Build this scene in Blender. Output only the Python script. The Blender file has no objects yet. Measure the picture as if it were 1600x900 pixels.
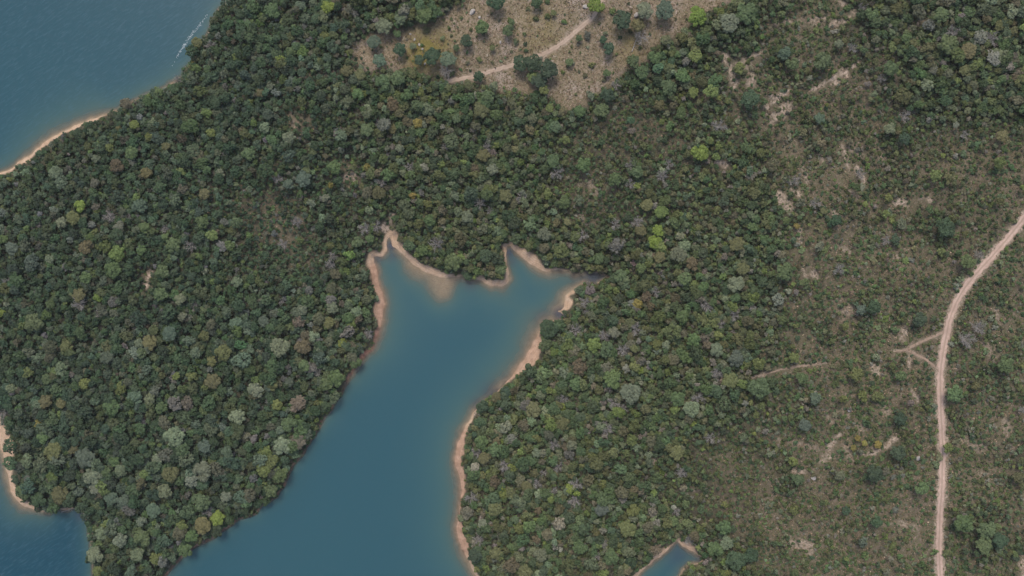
import bpy, math, random
import numpy as np
from mathutils import Vector, Matrix

# ------------------------------------------------------------------ camera, sky, sun, exposure
S = 0.35                 # metres per photo pixel at water level
H = 400.0                # camera height
RNG = np.random.default_rng(7)
random.seed(7)
scene = bpy.context.scene
col = scene.collection

cam_data = bpy.data.cameras.new('camera')
cam = bpy.data.objects.new('camera', cam_data)
col.objects.link(cam)
cam.location = (0, 0, H)
cam.rotation_euler = (0, 0, 0)
cam_data.sensor_width = 36.0
cam_data.lens = 36.0 * H / (1600 * S)
cam_data.clip_start = 1.0
cam_data.clip_end = 20000.0
scene.camera = cam

SUN_EL, SUN_AZ = math.radians(57), math.radians(-12)      # azimuth from +Y towards +X
world = bpy.data.worlds.new('World')
scene.world = world
world.use_nodes = True
wn = world.node_tree.nodes
wl = world.node_tree.links
wn.clear()
wo = wn.new('ShaderNodeOutputWorld')
bg = wn.new('ShaderNodeBackground')
sky = wn.new('ShaderNodeTexSky')
sky.sky_type = 'NISHITA'
sky.sun_disc = False
sky.sun_elevation = SUN_EL
sky.sun_rotation = SUN_AZ
sky.air_density = 1.0
sky.dust_density = 4.0
sky.ozone_density = 1.0
bg.inputs['Strength'].default_value = 0.13
wl.new(sky.outputs[0], bg.inputs['Color'])
wl.new(bg.outputs[0], wo.inputs['Surface'])

sun_data = bpy.data.lights.new('sun', 'SUN')
sun_data.energy = 1.2
sun_data.angle = math.radians(22)
sun_data.color = (1.0, 0.95, 0.88)
sun = bpy.data.objects.new('sun', sun_data)
col.objects.link(sun)
sd_ = Vector((math.sin(SUN_AZ) * math.cos(SUN_EL), math.cos(SUN_AZ) * math.cos(SUN_EL), math.sin(SUN_EL)))
sun.rotation_euler = sd_.to_track_quat('Z', 'Y').to_euler()
sun.location = sd_ * 900

scene.view_settings.view_transform = 'Standard'
scene.view_settings.look = 'None'
scene.view_settings.gamma = 1.0
scene.view_settings.exposure = 0.40
scene.view_settings.use_curve_mapping = False
scene.render.engine = 'CYCLES'
scene.cycles.max_bounces = 6
scene.cycles.diffuse_bounces = 3
scene.cycles.transparent_max_bounces = 4

# ------------------------------------------------------------------ numeric helpers
def vnoise(x, y, scale, seed=0):
    """smooth value noise in 0..1 at the points x, y (metres)"""
    u = np.asarray(x, float) / scale + 1000.0 + seed * 17.3
    v = np.asarray(y, float) / scale + 1000.0 + seed * 31.7
    iu, iv = np.floor(u).astype(np.int64), np.floor(v).astype(np.int64)
    fu, fv = u - iu, v - iv
    fu = fu * fu * (3 - 2 * fu)
    fv = fv * fv * (3 - 2 * fv)
    def h(a, b):
        n = (a * 374761393 + b * 668265263 + seed * 974711) & 0x7fffffff
        n = ((n ^ (n >> 13)) * 1274126177) & 0x7fffffff
        n = (n ^ (n >> 16)) & 0xffff
        return n / 65535.0
    a = h(iu, iv) * (1 - fu) + h(iu + 1, iv) * fu
    b = h(iu, iv + 1) * (1 - fu) + h(iu + 1, iv + 1) * fu
    return a * (1 - fv) + b * fv

def fbm(x, y, scale, seed=0, octs=3):
    t, amp, tot = 0.0, 1.0, 0.0
    for k in range(octs):
        t = t + amp * vnoise(x, y, scale / 2 ** k, seed + 5 * k)
        tot += amp
        amp *= 0.5
    return t / tot

def smooth(a, b, x):
    t = np.clip((x - a) / (b - a), 0, 1)
    return t * t * (3 - 2 * t)

def to_px(x, y):
    return x / S + 800.0, 450.0 - y / S

def seg_dist(px, py, pts, closed=False):
    """distance of the points to a polyline"""
    best = np.full(px.shape, 1e18)
    n = len(pts)
    for i in range(n if closed else n - 1):
        ax, ay = pts[i]
        bx, by = pts[(i + 1) % n]
        dx, dy = bx - ax, by - ay
        L = dx * dx + dy * dy + 1e-9
        t = np.clip(((px - ax) * dx + (py - ay) * dy) / L, 0, 1)
        d = (px - ax - t * dx) ** 2 + (py - ay - t * dy) ** 2
        best = np.minimum(best, d)
    return np.sqrt(best)

def inside(px, py, pts):
    r = np.zeros(px.shape, bool)
    n = len(pts)
    for i in range(n):
        ax, ay = pts[i]
        bx, by = pts[(i + 1) % n]
        if ay == by:
            continue
        c = ((ay > py) != (by > py)) & (px < (bx - ax) * (py - ay) / (by - ay) + ax)
        r ^= c
    return r

def idw(px, py, table, power=3.0):
    """value at the points from (px, py, value) control points"""
    num = np.zeros(px.shape)
    den = np.zeros(px.shape)
    for cx, cy, v in table:
        w = 1.0 / (((px - cx) ** 2 + (py - cy) ** 2) + 4.0) ** (power / 2 + 0.5)
        num += w * v
        den += w
    return num / den

def blob(px, py, cx, cy, r):
    return np.exp(-((px - cx) ** 2 + (py - cy) ** 2) / (2.0 * r * r))

# ------------------------------------------------------------------ the shape of the place (survey points in a flat plan)
LAKE_NW = [(2200, -6000), (700, -700), (470, -200), (420, -120), (390, -60), (372, -25), (357, 0), (342, 15), (336, 27), (327, 47), (321, 60), (309, 66),
           (304, 77), (304, 90), (301, 97), (291, 107), (285, 120), (270, 130), (260, 139), (240, 145), (220, 155), (200, 164),
           (185, 172), (162, 181), (140, 189), (120, 197), (100, 205), (82, 213), (67, 224), (50, 240), (32, 252), (15, 265),
           (0, 272), (-60, 300), (-150, 335), (-400, 400), (-9000, 420), (-9000, -6000)]
LAKE_SW = [(-9000, 470), (-400, 480), (-150, 500), (-60, 590), (-22, 650), (-6, 678), (2, 700), (9, 722), (13, 740), (14, 755), (17, 768), (25, 782), (37, 792),
           (55, 797), (77, 801), (90, 795), (105, 796), (120, 793), (130, 801), (137, 815), (140, 830), (143, 850),
           (145, 875), (146, 900), (150, 940), (158, 990), (165, 1100), (160, 6000), (-9000, 6000)]
BAY = [(190, 1100), (200, 1000), (220, 950), (245, 915), (262, 893), (275, 876), (295, 861), (315, 848), (335, 838), (347, 828), (362, 818), (377, 808),
       (390, 806), (400, 801), (412, 786), (432, 775), (447, 753), (457, 730), (475, 707), (483, 692), (495, 673), (507, 651), (525, 625),
       (540, 600), (550, 580), (562, 563), (580, 547), (586, 535), (592, 520), (599, 500), (601, 475), (598, 455), (592, 445),
       (590, 425), (585, 410), (585, 401), (592, 400), (599, 399), (604, 390), (606, 376), (609, 371), (614, 385), (630, 397), (642, 410),
       (660, 422), (680, 431), (700, 435), (722, 431), (735, 437), (750, 438), (767, 447), (785, 449), (797, 438), (795, 420),
       (792, 400), (791, 387), (797, 384), (808, 396), (825, 409), (845, 422), (857, 426), (872, 422), (892, 425), (901, 429), (912, 423),
       (930, 426), (943, 427), (953, 431), (945, 437), (930, 444), (912, 444), (900, 450), (884, 460), (882, 480), (872, 486), (886, 496), (864, 500),
       (850, 505), (842, 517), (836, 532), (822, 557), (810, 575), (800, 588), (785, 602), (768, 622), (755, 632), (742, 641), (731, 660),
       (722, 676), (715, 698), (711, 725), (716, 742), (721, 760), (721, 780), (718, 800), (715, 825), (718, 845), (722, 860),
       (732, 880), (744, 900), (765, 940), (790, 1000), (820, 1100), (900, 6000), (300, 6000)]
COVE = [(900, 6000), (940, 1100), (975, 930), (995, 900), (1007, 887), (1025, 875), (1040, 862), (1052, 852), (1057, 845), (1062, 850), (1072, 857),
        (1087, 865), (1100, 874), (1090, 881), (1077, 883), (1067, 892), (1060, 901), (1050, 940), (1030, 1100), (1100, 6000)]
WATERS = [LAKE_NW, LAKE_SW, BAY, COVE]

# bare shore width (pixels): how far the trees stand back from the waterline
SHORE = [(400, -80, 1), (350, 8, 2), (321, 60, -3), (301, 97, -3), (270, 130, 0), (240, 145, -2), (200, 164, -1), (175, 176, 2), (140, 189, 5), (100, 205, 8),
         (67, 224, 8), (45, 242, 8), (15, 264, 6), (-60, 300, 8), (-10, 670, 24), (2, 700, 28), (9, 722, 15), (14, 750, 9), (25, 782, 13), (45, 795, 11), (65, 799, 5),
         (90, 796, 2), (107, 796, 5), (125, 797, 3), (140, 830, 0), (146, 890, 0), (262, 893, 1), (295, 861, 2), (335, 838, 1), (362, 818, 4), (380, 807, 0),
         (412, 786, 0), (447, 753, 0), (475, 707, 0), (495, 675, -1), (525, 625, 0), (550, 580, 1), (570, 556, 6), (584, 543, 2), (594, 515, 6),
         (601, 480, 13), (597, 452, 9), (589, 420, 8), (584, 403, 10), (600, 397, 12), (607, 373, 9), (620, 391, 13), (642, 410, 11), (665, 424, 11),
         (700, 435, 10), (722, 431, 6), (735, 437, -2), (752, 439, 6), (770, 447, 11), (787, 449, 12), (796, 430, 6), (792, 400, 4), (795, 385, 7),
         (812, 400, 14), (835, 416, 15), (855, 425, 10), (872, 422, 4), (892, 425, 0), (915, 424, -2), (950, 431, -1), (930, 444, -3), (915, 445, -3), (890, 457, 5), (883, 472, 16),
         (872, 487, 2), (880, 498, -2), (850, 505, -3), (841, 520, 2), (836, 535, 17), (824, 556, 20), (812, 573, 10), (800, 588, 4), (780, 608, 0),
         (760, 630, -4), (742, 641, 2), (731, 660, 6), (719, 687, 8), (712, 715, 12), (714, 737, 14), (721, 758, 8), (721, 785, 2), (718, 803, 1),
         (716, 828, 9), (719, 847, 18), (724, 865, 7), (735, 884, 6), (744, 900, 7), (765, 940, 4), (995, 900, 7), (1025, 875, 6), (1052, 852, 5),
         (1060, 846, 9), (1075, 857, 12), (1097, 874, -2), (1092, 868, 2), (1080, 883, -2), (1068, 892, -1), (1058, 903, 0), (1045, 950, 0)]
# shelf width (pixels): distance over which the bottom drops out of sight
SHELF = [(350, 0, 3), (304, 80, 3), (270, 130, 5), (200, 164, 5), (140, 189, 10), (67, 224, 9), (10, 266, 6), (2, 700, 14), (12, 735, 10), (25, 782, 9), (60, 799, 6),
         (100, 796, 3), (130, 805, 3), (143, 860, 3), (262, 893, 3), (335, 838, 2.5), (412, 786, 2), (475, 707, 2), (525, 625, 3), (562, 563, 6), (592, 520, 8),
         (601, 475, 7), (590, 430, 7), (606, 378, 3), (625, 395, 8), (650, 418, 10), (690, 436, 14), (730, 440, 6), (770, 449, 7), (800, 440, 5), (793, 400, 3),
         (810, 400, 5), (845, 424, 8), (900, 432, 7), (935, 436, 7), (905, 448, 9), (886, 465, 10), (865, 498, 9), (842, 520, 8), (822, 558, 8),
         (800, 588, 10), (770, 620, 10), (745, 640, 9), (728, 668, 9), (712, 715, 8), (722, 770, 10), (716, 825, 9), (735, 884, 9), (760, 930, 9), (1005, 890, 5),
         (1052, 855, 4), (1085, 868, 4), (1070, 892, 4)]
CLEARING = [(556, 82), (575, 62), (600, 54), (645, 50), (668, 42), (700, 28), (728, 12), (735, -20), (740, -60), (1200, -60), (1150, -8), (1110, 10), (1080, 26), (1060, 42),
            (1028, 66), (1005, 88), (975, 108), (950, 128), (925, 145), (905, 158), (888, 166), (872, 152), (850, 140), (800, 138), (752, 128), (712, 116),
            (680, 112), (640, 106), (600, 104), (565, 100)]
SCRUB = [(1125, 95), (1150, 150), (1170, 200), (1195, 260), (1198, 330), (1205, 430), (1195, 520), (1190, 600), (1165, 660), (1100, 715),
         (1080, 800), (1120, 860), (1160, 910), (1150, 1200), (2600, 1200), (2600, 190), (1600, 185), (1500, 178), (1440, 190), (1400, 150), (1370, 70), (1330, 40), (1345, -60),
         (1260, -60), (1230, 0), (1190, 40)]
DIRT_ROAD = [(1700, 215), (1650, 275), (1606, 333), (1576, 370), (1555, 395), (1532, 420), (1511, 445), (1500, 462), (1491, 480), (1483, 502), (1479, 522), (1475, 543),
             (1471, 567), (1469, 592), (1470, 620), (1470, 645), (1472, 675), (1473, 705), (1472, 740), (1471, 770), (1469, 795),
             (1468, 825), (1467, 855), (1469, 900), (1472, 960), (1480, 1040)]
CLEARING_TRACK = [(700, 127), (733, 121), (755, 115), (775, 109), (802, 101), (832, 91), (860, 79), (880, 66), (902, 47), (926, 26), (936, 8), (950, -20), (975, -50)]
FOOTPATHS = [([(1474, 519), (1456, 527), (1440, 534), (1425, 541), (1413, 547), (1398, 549)], 3.6),
             ([(1415, 546), (1432, 554), (1448, 563), (1458, 571), (1468, 582)], 3.2),
             ([(1190, 586), (1205, 582), (1222, 577), (1250, 572), (1270, 570), (1290, 567)], 1.3)]
# bare soil scars (polyline, half width in pixels, strength)
SCARS = [([(1130, 88), (1142, 110), (1150, 140)], 5, 0.7), ([(1150, 100), (1200, 78)], 3, 0.6), ([(1172, 90), (1178, 130)], 3, .6), ([(1300, 128), (1318, 114)], 8, 0.9),
         ([(1270, 140), (1300, 124), (1345, 97)], 2.5, 0.8), ([(1200, 168), (1216, 155), (1233, 143)], 4, 0.9), ([(1205, 185), (1230, 165)], 9, 0.6),
         ([(1308, 0), (1322, 10), (1335, 20)], 4, 0.8), ([(1440, 30), (1420, 45)], 4, .5), ([(1290, 30), (1210, 35)], 5, 0.5), ([(1335, 25), (1300, 38)], 4, 0.6),
         ([(745, 643), (736, 655), (729, 670)], 1.6, 1.0), ([(230, 445), (236, 424)], 4.5, 0.9), ([(1165, 95), (1172, 118), (1168, 140)], 3, .6), ([(1205, 150), (1222, 172)], 3, .7), ([(1255, 262), (1262, 285)], 3, .6), ([(1280, 240), (1290, 262)], 3, .5), ([(1315, 225), (1322, 250)], 3, .6), ([(1385, 100), (1400, 130)], 4, .5), ([(1330, 230), (1345, 245)], 4, .5), ([(1300, 330), (1312, 350)], 4, .5), ([(1255, 420), (1262, 440)], 3, .5), ([(1370, 230), (1380, 250)], 4, .4), ([(540, 277), (560, 276)], 4, 0.6), ([(548, 262), (554, 282)], 3, 0.5), ([(925, 283), (930, 300)], 5, 0.5), ([(905, 330), (912, 345)], 3, .5),
         ([(1122, 252), (1132, 258)], 5, 0.8), ([(1340, 262), (1350, 285)], 3, 0.9), ([(1324, 257), (1330, 270)], 3, 0.8), ([(1405, 316), (1418, 324)], 5, 0.9), ([(1436, 310), (1450, 312)], 4, .8),
         ([(1232, 290), (1248, 306)], 3, .8), ([(1218, 305), (1235, 325)], 6, .6), ([(1214, 300), (1220, 315)], 3, .8), ([(1252, 380), (1250, 360)], 3, .7), ([(1310, 285), (1340, 310)], 3, .5),
         ([(1265, 420), (1275, 432)], 4, .8), ([(1305, 385), (1325, 395)], 4, .5), ([(1500, 312), (1508, 305)], 4, .7), ([(1400, 400), (1410, 412)], 4, .6),
         ([(1310, 470), (1330, 490)], 10, .4), ([(1410, 515), (1412, 528)], 6, .8), ([(1420, 480), (1424, 500)], 6, .4), ([(1366, 575), (1375, 585)], 5, .7), ([(1421, 553), (1421, 575)], 2, .7),
         ([(1423, 607), (1433, 625)], 3, .7), ([(1372, 632), (1390, 648)], 4, .4), ([(1300, 650), (1340, 668)], 10, .35), ([(1330, 625), (1345, 630)], 5, .5), ([(1290, 715), (1300, 690), (1312, 680)], 4, .7),
         ([(1355, 712), (1380, 700), (1400, 685)], 5, .8), ([(1275, 730), (1300, 712)], 3, .6), ([(1322, 690), (1328, 712)], 6, .4), ([(1240, 736), (1258, 738)], 4, .7), ([(1240, 850), (1265, 856)], 7, .6),
         ([(1390, 818), (1430, 822)], 6, .45), ([(1500, 690), (1535, 700)], 6, .4), ([(1555, 480), (1560, 500)], 5, .5), ([(1540, 530), (1552, 560)], 6, .4), ([(1020, 718), (1024, 732)], 4, .6),
         ([(1075, 768), (1090, 765)], 4, .5), ([(455, 180), (462, 195)], 5, .35), ([(478, 176), (482, 190)], 4, .35), ([(604, 352), (609, 370)], 6, 1.0), ([(614, 336), (606, 352)], 4, .9), ([(1597, 870), (1600, 900), (1606, 940)], 3.5, .9),
         ([(462, 122), (540, 110), (600, 108)], 2.5, .35), ([(1570, 660), (1580, 700)], 6, .35), ([(1178, 588), (1196, 585)], 3, .7), ([(1220, 690), (1280, 700)], 5, .3), ([(1500, 735), (1540, 740)], 5, .35)]
# low open patches inside the forest (px, py, radius, strength)
OPEN_PATCH = [(955, 205, 62, .55), (1045, 235, 62, .5), (925, 300, 55, .6), (435, 348, 66, .55), (560, 335, 36, .35), (1000, 330, 40, .35), (470, 185, 30, .4), (1110, 330, 40, .3), (1090, 150, 34, .45), (545, 266, 30, .5), (330, 300, 30, .25), (425, 340, 42, .7), (385, 322, 28, .5), (470, 395, 34, .6), (455, 350, 26, .6), (405, 375, 22, .5), (545, 262, 22, .8), (460, 188, 18, .6), (915, 285, 38, .75), (905, 335, 28, .6), (960, 185, 32, .75), (1010, 200, 40, .6), (930, 340, 25, .5), (1085, 210, 30, .4),
              (1170, 120, 40, .7), (1150, 190, 30, .6), (1270, 60, 40, .5), (1045, 250, 25, .4), (980, 230, 25, .4), (230, 430, 9, .9), (880, 230, 25, .4), (560, 180, 20, .3), (1120, 720, 50, .35), (1060, 750, 35, .3), (980, 710, 30, .2), (1130, 255, 12, .7)]

# denser woods inside the scrub (px, py, radius)
WOODS = [(1400, 270, 45, .8), (1470, 350, 45, .9), (1440, 250, 30, .6), (1280, 80, 30, .7), (1225, 90, 28, .7), (1290, 210, 40, .6), (1310, 150, 20, .4), (1540, 400, 40, .7), (1250, 640, 40, .8),
         (1400, 700, 35, .7), (1365, 740, 30, .7), (1225, 740, 35, .6), (1535, 840, 42, .9), (1500, 815, 20, .9), (1450, 560, 14, .7), (1440, 490, 25, .5), (1230, 440, 40, .6), (1300, 340, 25, .4), (1340, 350, 30, .4), (1595, 720, 40, .7), (1590, 620, 30, .5),
         (1570, 570, 30, .4), (1200, 480, 40, .6), (1420, 650, 25, .5), (1150, 880, 40, 1), (1280, 500, 30, .4), (1580, 440, 25, .5), (1230, 870, 35, .3), (1370, 850, 30, .3), (1290, 800, 40, .3)]

# ------------------------------------------------------------------ terrain grid
def axis(a, step, far):
    core = np.arange(-a, a + step * 0.5, step)
    out, s, x = [], step, a
    while x < far:
        s *= 1.28
        x += s
        out.append(x)
    out = np.array(out)
    return np.concatenate([-out[::-1], core, out])

GX, GY = axis(332.0, 0.8, 5000.0), axis(204.0, 0.8, 5000.0)
MX, MY = np.meshgrid(GX, GY)                       # rows = y
PX, PY = to_px(MX, MY)
sd = np.full(MX.shape, 1e18)
wet = np.zeros(MX.shape, bool)
for poly in WATERS:
    sd = np.minimum(sd, seg_dist(PX, PY, poly, True))
    wet |= inside(PX, PY, poly)
sd = np.where(wet, -sd, sd)                       # pixels, + on land
sd = sd + (vnoise(MX, MY, 3.0, 3) - .5) * 3.2 + (vnoise(MX, MY, 9.0, 4) - .5) * 2.5
sdm = sd * S
shore_w = idw(PX, PY, SHORE)
shore_w = shore_w * (.35 + 1.2 * fbm(MX, MY, 11, 13)) - .8
shelf_w = np.maximum(idw(PX, PY, SHELF) * 1.35, 1.5)
depth = np.maximum(-sd, 0) / shelf_w
# shoals: the bar off the north point and the silted east side of the bay
for cx, cy, r, k in [(688, 448, 17, .80), (694, 468, 19, .66), (650, 430, 14, .35), (810, 508, 28, .52), (836, 530, 16, .5), (815, 475, 20, .36), (870, 478, 18, .45), (640, 425, 14, .4), (905, 436, 14, .35), (780, 560, 26, .25), (745, 655, 14, .3), (40, 800, 14, .25), (10, 745, 8, .5)]:
    depth = depth * (1 - k * 0.85 * blob(PX, PY, cx, cy, r) * (.75 + .5 * fbm(MX, MY, 9, 12)))
depth = np.maximum(depth, 0.02)
land_h = 0.10 * np.minimum(sdm, 5) + 15 * (1 - np.exp(-np.maximum(sdm, 0) / 80.0)) + (fbm(MX, MY, 60, 9) - .5) * 7 * (1 - np.exp(-np.maximum(sdm, 0) / 35.0))
GZ = np.where(sd > 0, np.maximum(land_h, 0.0), -np.minimum(depth * 1.1, 9.0))
GZ = np.where(sd > 0, GZ + 0.03, GZ - 0.03)

def sample(F, x, y):
    x = np.clip(np.asarray(x, float), GX[0], GX[-1] - 1e-6)
    y = np.clip(np.asarray(y, float), GY[0], GY[-1] - 1e-6)
    i = np.clip(np.searchsorted(GX, x, 'right') - 1, 0, len(GX) - 2)
    j = np.clip(np.searchsorted(GY, y, 'right') - 1, 0, len(GY) - 2)
    u = (x - GX[i]) / (GX[i + 1] - GX[i])
    v = (y - GY[j]) / (GY[j + 1] - GY[j])
    return (F[j, i] * (1 - u) + F[j, i + 1] * u) * (1 - v) + (F[j + 1, i] * (1 - u) + F[j + 1, i + 1] * u) * v

def ground(x, y):
    return sample(GZ, x, y)

def locate(px, py, up=0.0):
    """plan position whose ground point (plus 'up' metres) is seen at this place of the survey photograph"""
    x0, y0 = (np.asarray(px, float) - 800) * S, (450 - np.asarray(py, float)) * S
    x, y = x0, y0
    for _ in range(6):
        k = 1 - (np.maximum(ground(x, y), 0) + up) / H
        x, y = x0 * k, y0 * k
    return x, y

def seen_px(x, y, up=0.0):
    k = 1 - (np.maximum(ground(x, y), 0) + up) / H
    return x / k / S + 800, 450 - y / k / S

# fields are laid out as they are seen, so take the lift of the ground into account
SPX, SPY = seen_px(MX, MY)
clearing = smooth(-16, 4, np.where(inside(SPX, SPY, CLEARING), 1, -1) * seg_dist(SPX, SPY, CLEARING, True) + (fbm(MX, MY, 6, 21) - .5) * 14)
scrub = smooth(-30, 75, np.where(inside(SPX, SPY, SCRUB), 1, -1) * seg_dist(SPX, SPY, SCRUB, True) + (fbm(MX, MY, 16, 22) - .5) * 90)
openp = np.zeros(MX.shape)
for cx, cy, r, k in OPEN_PATCH:
    openp = np.maximum(openp, k * blob(SPX, SPY, cx, cy, r * .75))
woods = np.zeros(MX.shape)
for cx, cy, r, k in WOODS:
    woods = np.maximum(woods, k * blob(SPX, SPY, cx, cy, r * .75))
openp = np.clip(openp * (0.6 + 0.9 * fbm(MX, MY, 8, 23)), 0, 1)
bare = np.zeros(MX.shape)
bare_wide = np.zeros(MX.shape)
wob = (fbm(MX, MY, 3.0, 24, 2) - .5)
for line, w, k in SCARS:
    xs = [p[0] for p in line]; ys = [p[1] for p in line]
    m = (SPX > min(xs) - 40) & (SPX < max(xs) + 40) & (SPY > min(ys) - 40) & (SPY < max(ys) + 40)
    d = seg_dist(SPX[m], SPY[m], line)
    bare_wide[m] = np.maximum(bare_wide[m], k * smooth(1.0, .6, d / (w * 1.1 + 3)))
    bare[m] = np.maximum(bare[m], k * smooth(1.5, 0.0, (d + wob[m] * w * 3.2) / w))
road_d = seg_dist(SPX, SPY, DIRT_ROAD)
track_d = seg_dist(SPX, SPY, CLEARING_TRACK)
path_d = np.full(MX.shape, 1e9)
for line, w in FOOTPATHS:
    path_d = np.minimum(path_d, seg_dist(SPX, SPY, line) - w / 2)
bare = np.maximum(bare, 0.75 * smooth(11, 5, road_d + wob * 6))
bare = np.maximum(bare, 0.5 * smooth(8, 3, track_d + wob * 6))
bare = np.maximum(bare, 0.45 * smooth(2.5, -.5, path_d + wob * 3))
sand = smooth(2.5, -1.5, sd - np.maximum(shore_w, 0) + wob * 4)
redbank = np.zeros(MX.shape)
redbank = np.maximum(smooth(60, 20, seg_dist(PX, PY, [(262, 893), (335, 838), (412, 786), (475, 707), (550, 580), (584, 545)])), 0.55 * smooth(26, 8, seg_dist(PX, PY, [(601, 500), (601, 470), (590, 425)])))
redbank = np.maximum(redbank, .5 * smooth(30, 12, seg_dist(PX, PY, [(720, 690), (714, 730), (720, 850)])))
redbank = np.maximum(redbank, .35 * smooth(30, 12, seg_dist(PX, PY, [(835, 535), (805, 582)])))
silt = np.zeros(MX.shape)
for cx, cy, r, k in [(611, 384, 8, 1), (613, 400, 6, .6), (590, 404, 6, .8), (795, 395, 7, 1), (800, 408, 6, .5), (926, 434, 13, .9), (905, 436, 8, .4), (874, 490, 10, 1), (850, 498, 10, .6), (772, 618, 14, .9), (790, 600, 9, .6), (750, 634, 10, .8), (128, 803, 9, .8), (1060, 865, 16, .6), (1096, 874, 8, .9), (735, 445, 7, .5)]:
    silt = np.maximum(silt, k * blob(PX, PY, cx, cy, r))

# ------------------------------------------------------------------ materials
def new_mat(name):
    m = bpy.data.materials.new(name)
    m.use_nodes = True
    nt = m.node_tree
    nt.nodes.clear()
    out = nt.nodes.new('ShaderNodeOutputMaterial')
    p = nt.nodes.new('ShaderNodeBsdfPrincipled')
    nt.links.new(p.outputs[0], out.inputs['Surface'])
    return m, nt, p, out

class NT:
    def __init__(self, nt):
        self.nt = nt
    def n(self, t, **kw):
        nd = self.nt.nodes.new(t)
        for k, v in kw.items():
            setattr(nd, k, v)
        return nd
    def set(self, sock, v):
        if isinstance(v, bpy.types.NodeSocket):
            self.nt.links.new(v, sock)
        elif v is not None:
            sock.default_value = v
    def attr(self, name, out='Fac'):
        nd = self.n('ShaderNodeAttribute')
        nd.attribute_name = name
        return nd.outputs[out]
    def math(self, op, a, b=None, clamp=False):
        nd = self.n('ShaderNodeMath', operation=op, use_clamp=clamp)
        self.set(nd.inputs[0], a)
        self.set(nd.inputs[1], b)
        return nd.outputs[0]
    def mix(self, f, a, b, blend='MIX'):
        nd = self.n('ShaderNodeMix', data_type='RGBA', blend_type=blend)
        self.set(nd.inputs[0], f)
        self.set(nd.inputs[6], a if isinstance(a, bpy.types.NodeSocket) else (*a, 1))
        self.set(nd.inputs[7], b if isinstance(b, bpy.types.NodeSocket) else (*b, 1))
        return nd.outputs[2]
    def noise(self, scale, detail=4, rough=0.6, vec=None, dist=0.0):
        nd = self.n('ShaderNodeTexNoise')
        nd.inputs['Scale'].default_value = scale
        nd.inputs['Detail'].default_value = detail
        nd.inputs['Roughness'].default_value = rough
        nd.inputs['Distortion'].default_value = dist
        if vec is None:
            vec = self.pos()
        self.set(nd.inputs['Vector'], vec)
        return nd.outputs['Fac']
    def pos(self):
        return self.n('ShaderNodeNewGeometry').outputs['Position']
    def ramp(self, v, a, b):
        nd = self.n('ShaderNodeMapRange', interpolation_type='SMOOTHSTEP')
        self.set(nd.inputs[0], v)
        nd.inputs[1].default_value = a
        nd.inputs[2].default_value = b
        return nd.outputs[0]

# ground
M_GROUND, nt, bsdf, _ = new_mat('ground')
g = NT(nt)
n_big, n_mid, n_fine = g.noise(0.09, 5, .6), g.noise(0.35, 5, .65), g.noise(1.3, 4, .7)
n_spk = g.noise(0.8, 6, .75)
floor_c = g.mix(g.ramp(n_mid, .35, .65), (0.070, 0.062, 0.044), (0.110, 0.098, 0.066))
floor_c = g.mix(g.ramp(n_fine, .45, .75), floor_c, (0.072, 0.085, 0.048))
scrub_c = g.mix(g.ramp(n_mid, .3, .7), (0.115, 0.088, 0.062), (0.195, 0.148, 0.110))
scrub_c = g.mix(g.ramp(n_fine, .42, .62), scrub_c, (0.088, 0.096, 0.046))
scrub_c = g.mix(g.ramp(n_spk, .56, .66), scrub_c, (0.32, 0.250, 0.195))
scrub_c = g.mix(g.math('MULTIPLY', g.ramp(n_big, .45, .65), .5), scrub_c, (0.11, 0.10, 0.055))
clear_c = g.mix(g.ramp(n_mid, .3, .7), (0.185, 0.145, 0.092), (0.295, 0.228, 0.160))
clear_c = g.mix(g.ramp(n_big, .50, .62), clear_c, (0.31, 0.245, 0.195))
clear_c = g.mix(g.ramp(n_fine, .46, .62), clear_c, (0.125, 0.115, 0.060))
clear_c = g.mix(g.math('MULTIPLY', g.ramp(n_spk, .57, .67), g.ramp(n_big, .32, .50)), clear_c, (0.48, 0.41, 0.35))
clear_c = g.mix(g.attr('moss'), clear_c, g.mix(g.ramp(n_fine, .4, .65), (0.155, 0.135, 0.035), (0.24, 0.19, 0.075)))
bare_c = g.mix(g.ramp(n_fine, .35, .65), (0.38, 0.295, 0.225), (0.49, 0.39, 0.31))
sand_c = g.mix(g.ramp(n_mid, .3, .7), (0.45, 0.310, 0.200), (0.565, 0.415, 0.295))
sand_c = g.mix(g.ramp(n_fine, .5, .7), sand_c, (0.34, 0.235, 0.17))
sand_c = g.mix(g.ramp(n_spk, .60, .70), sand_c, (0.56, 0.43, 0.32))
sh = g.attr('shore')
band = g.math('SINE', g.math('ADD', g.math('MULTIPLY', sh, 1.9), g.math('MULTIPLY', n_big, 9.0)))
sand_c = g.mix(g.math('MULTIPLY', g.ramp(band, .4, .95), .28), sand_c, (0.27, 0.185, 0.135))
sand_c = g.mix(g.math('MULTIPLY', g.ramp(g.math('ADD', sh, g.math('MULTIPLY', n_mid, 3.0)), 2.6, 1.2), .45), sand_c, (0.26, 0.18, 0.125))
sand_c = g.mix(g.math('MULTIPLY', g.ramp(n_big, .55, .7), .3), sand_c, (0.36, 0.29, 0.22))
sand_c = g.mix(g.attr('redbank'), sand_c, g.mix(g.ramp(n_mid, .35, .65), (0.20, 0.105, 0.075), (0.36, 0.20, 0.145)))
c = g.mix(g.attr('scrub'), floor_c, scrub_c)
c = g.mix(g.attr('clearing'), c, clear_c)
bm_ = g.math('MULTIPLY', g.attr('bare'), g.math('ADD', g.ramp(n_spk, .40, .56), .14), True)
c = g.mix(bm_, c, bare_c)
c = g.mix(g.attr('sand'), c, sand_c)
nt.links.new(c, bsdf.inputs['Base Color'])
bsdf.inputs['Roughness'].default_value = 0.95
bsdf.inputs['Specular IOR Level'].default_value = 0.15
bmp = g.n('ShaderNodeBump')
bmp.inputs['Strength'].default_value = 0.7
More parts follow.
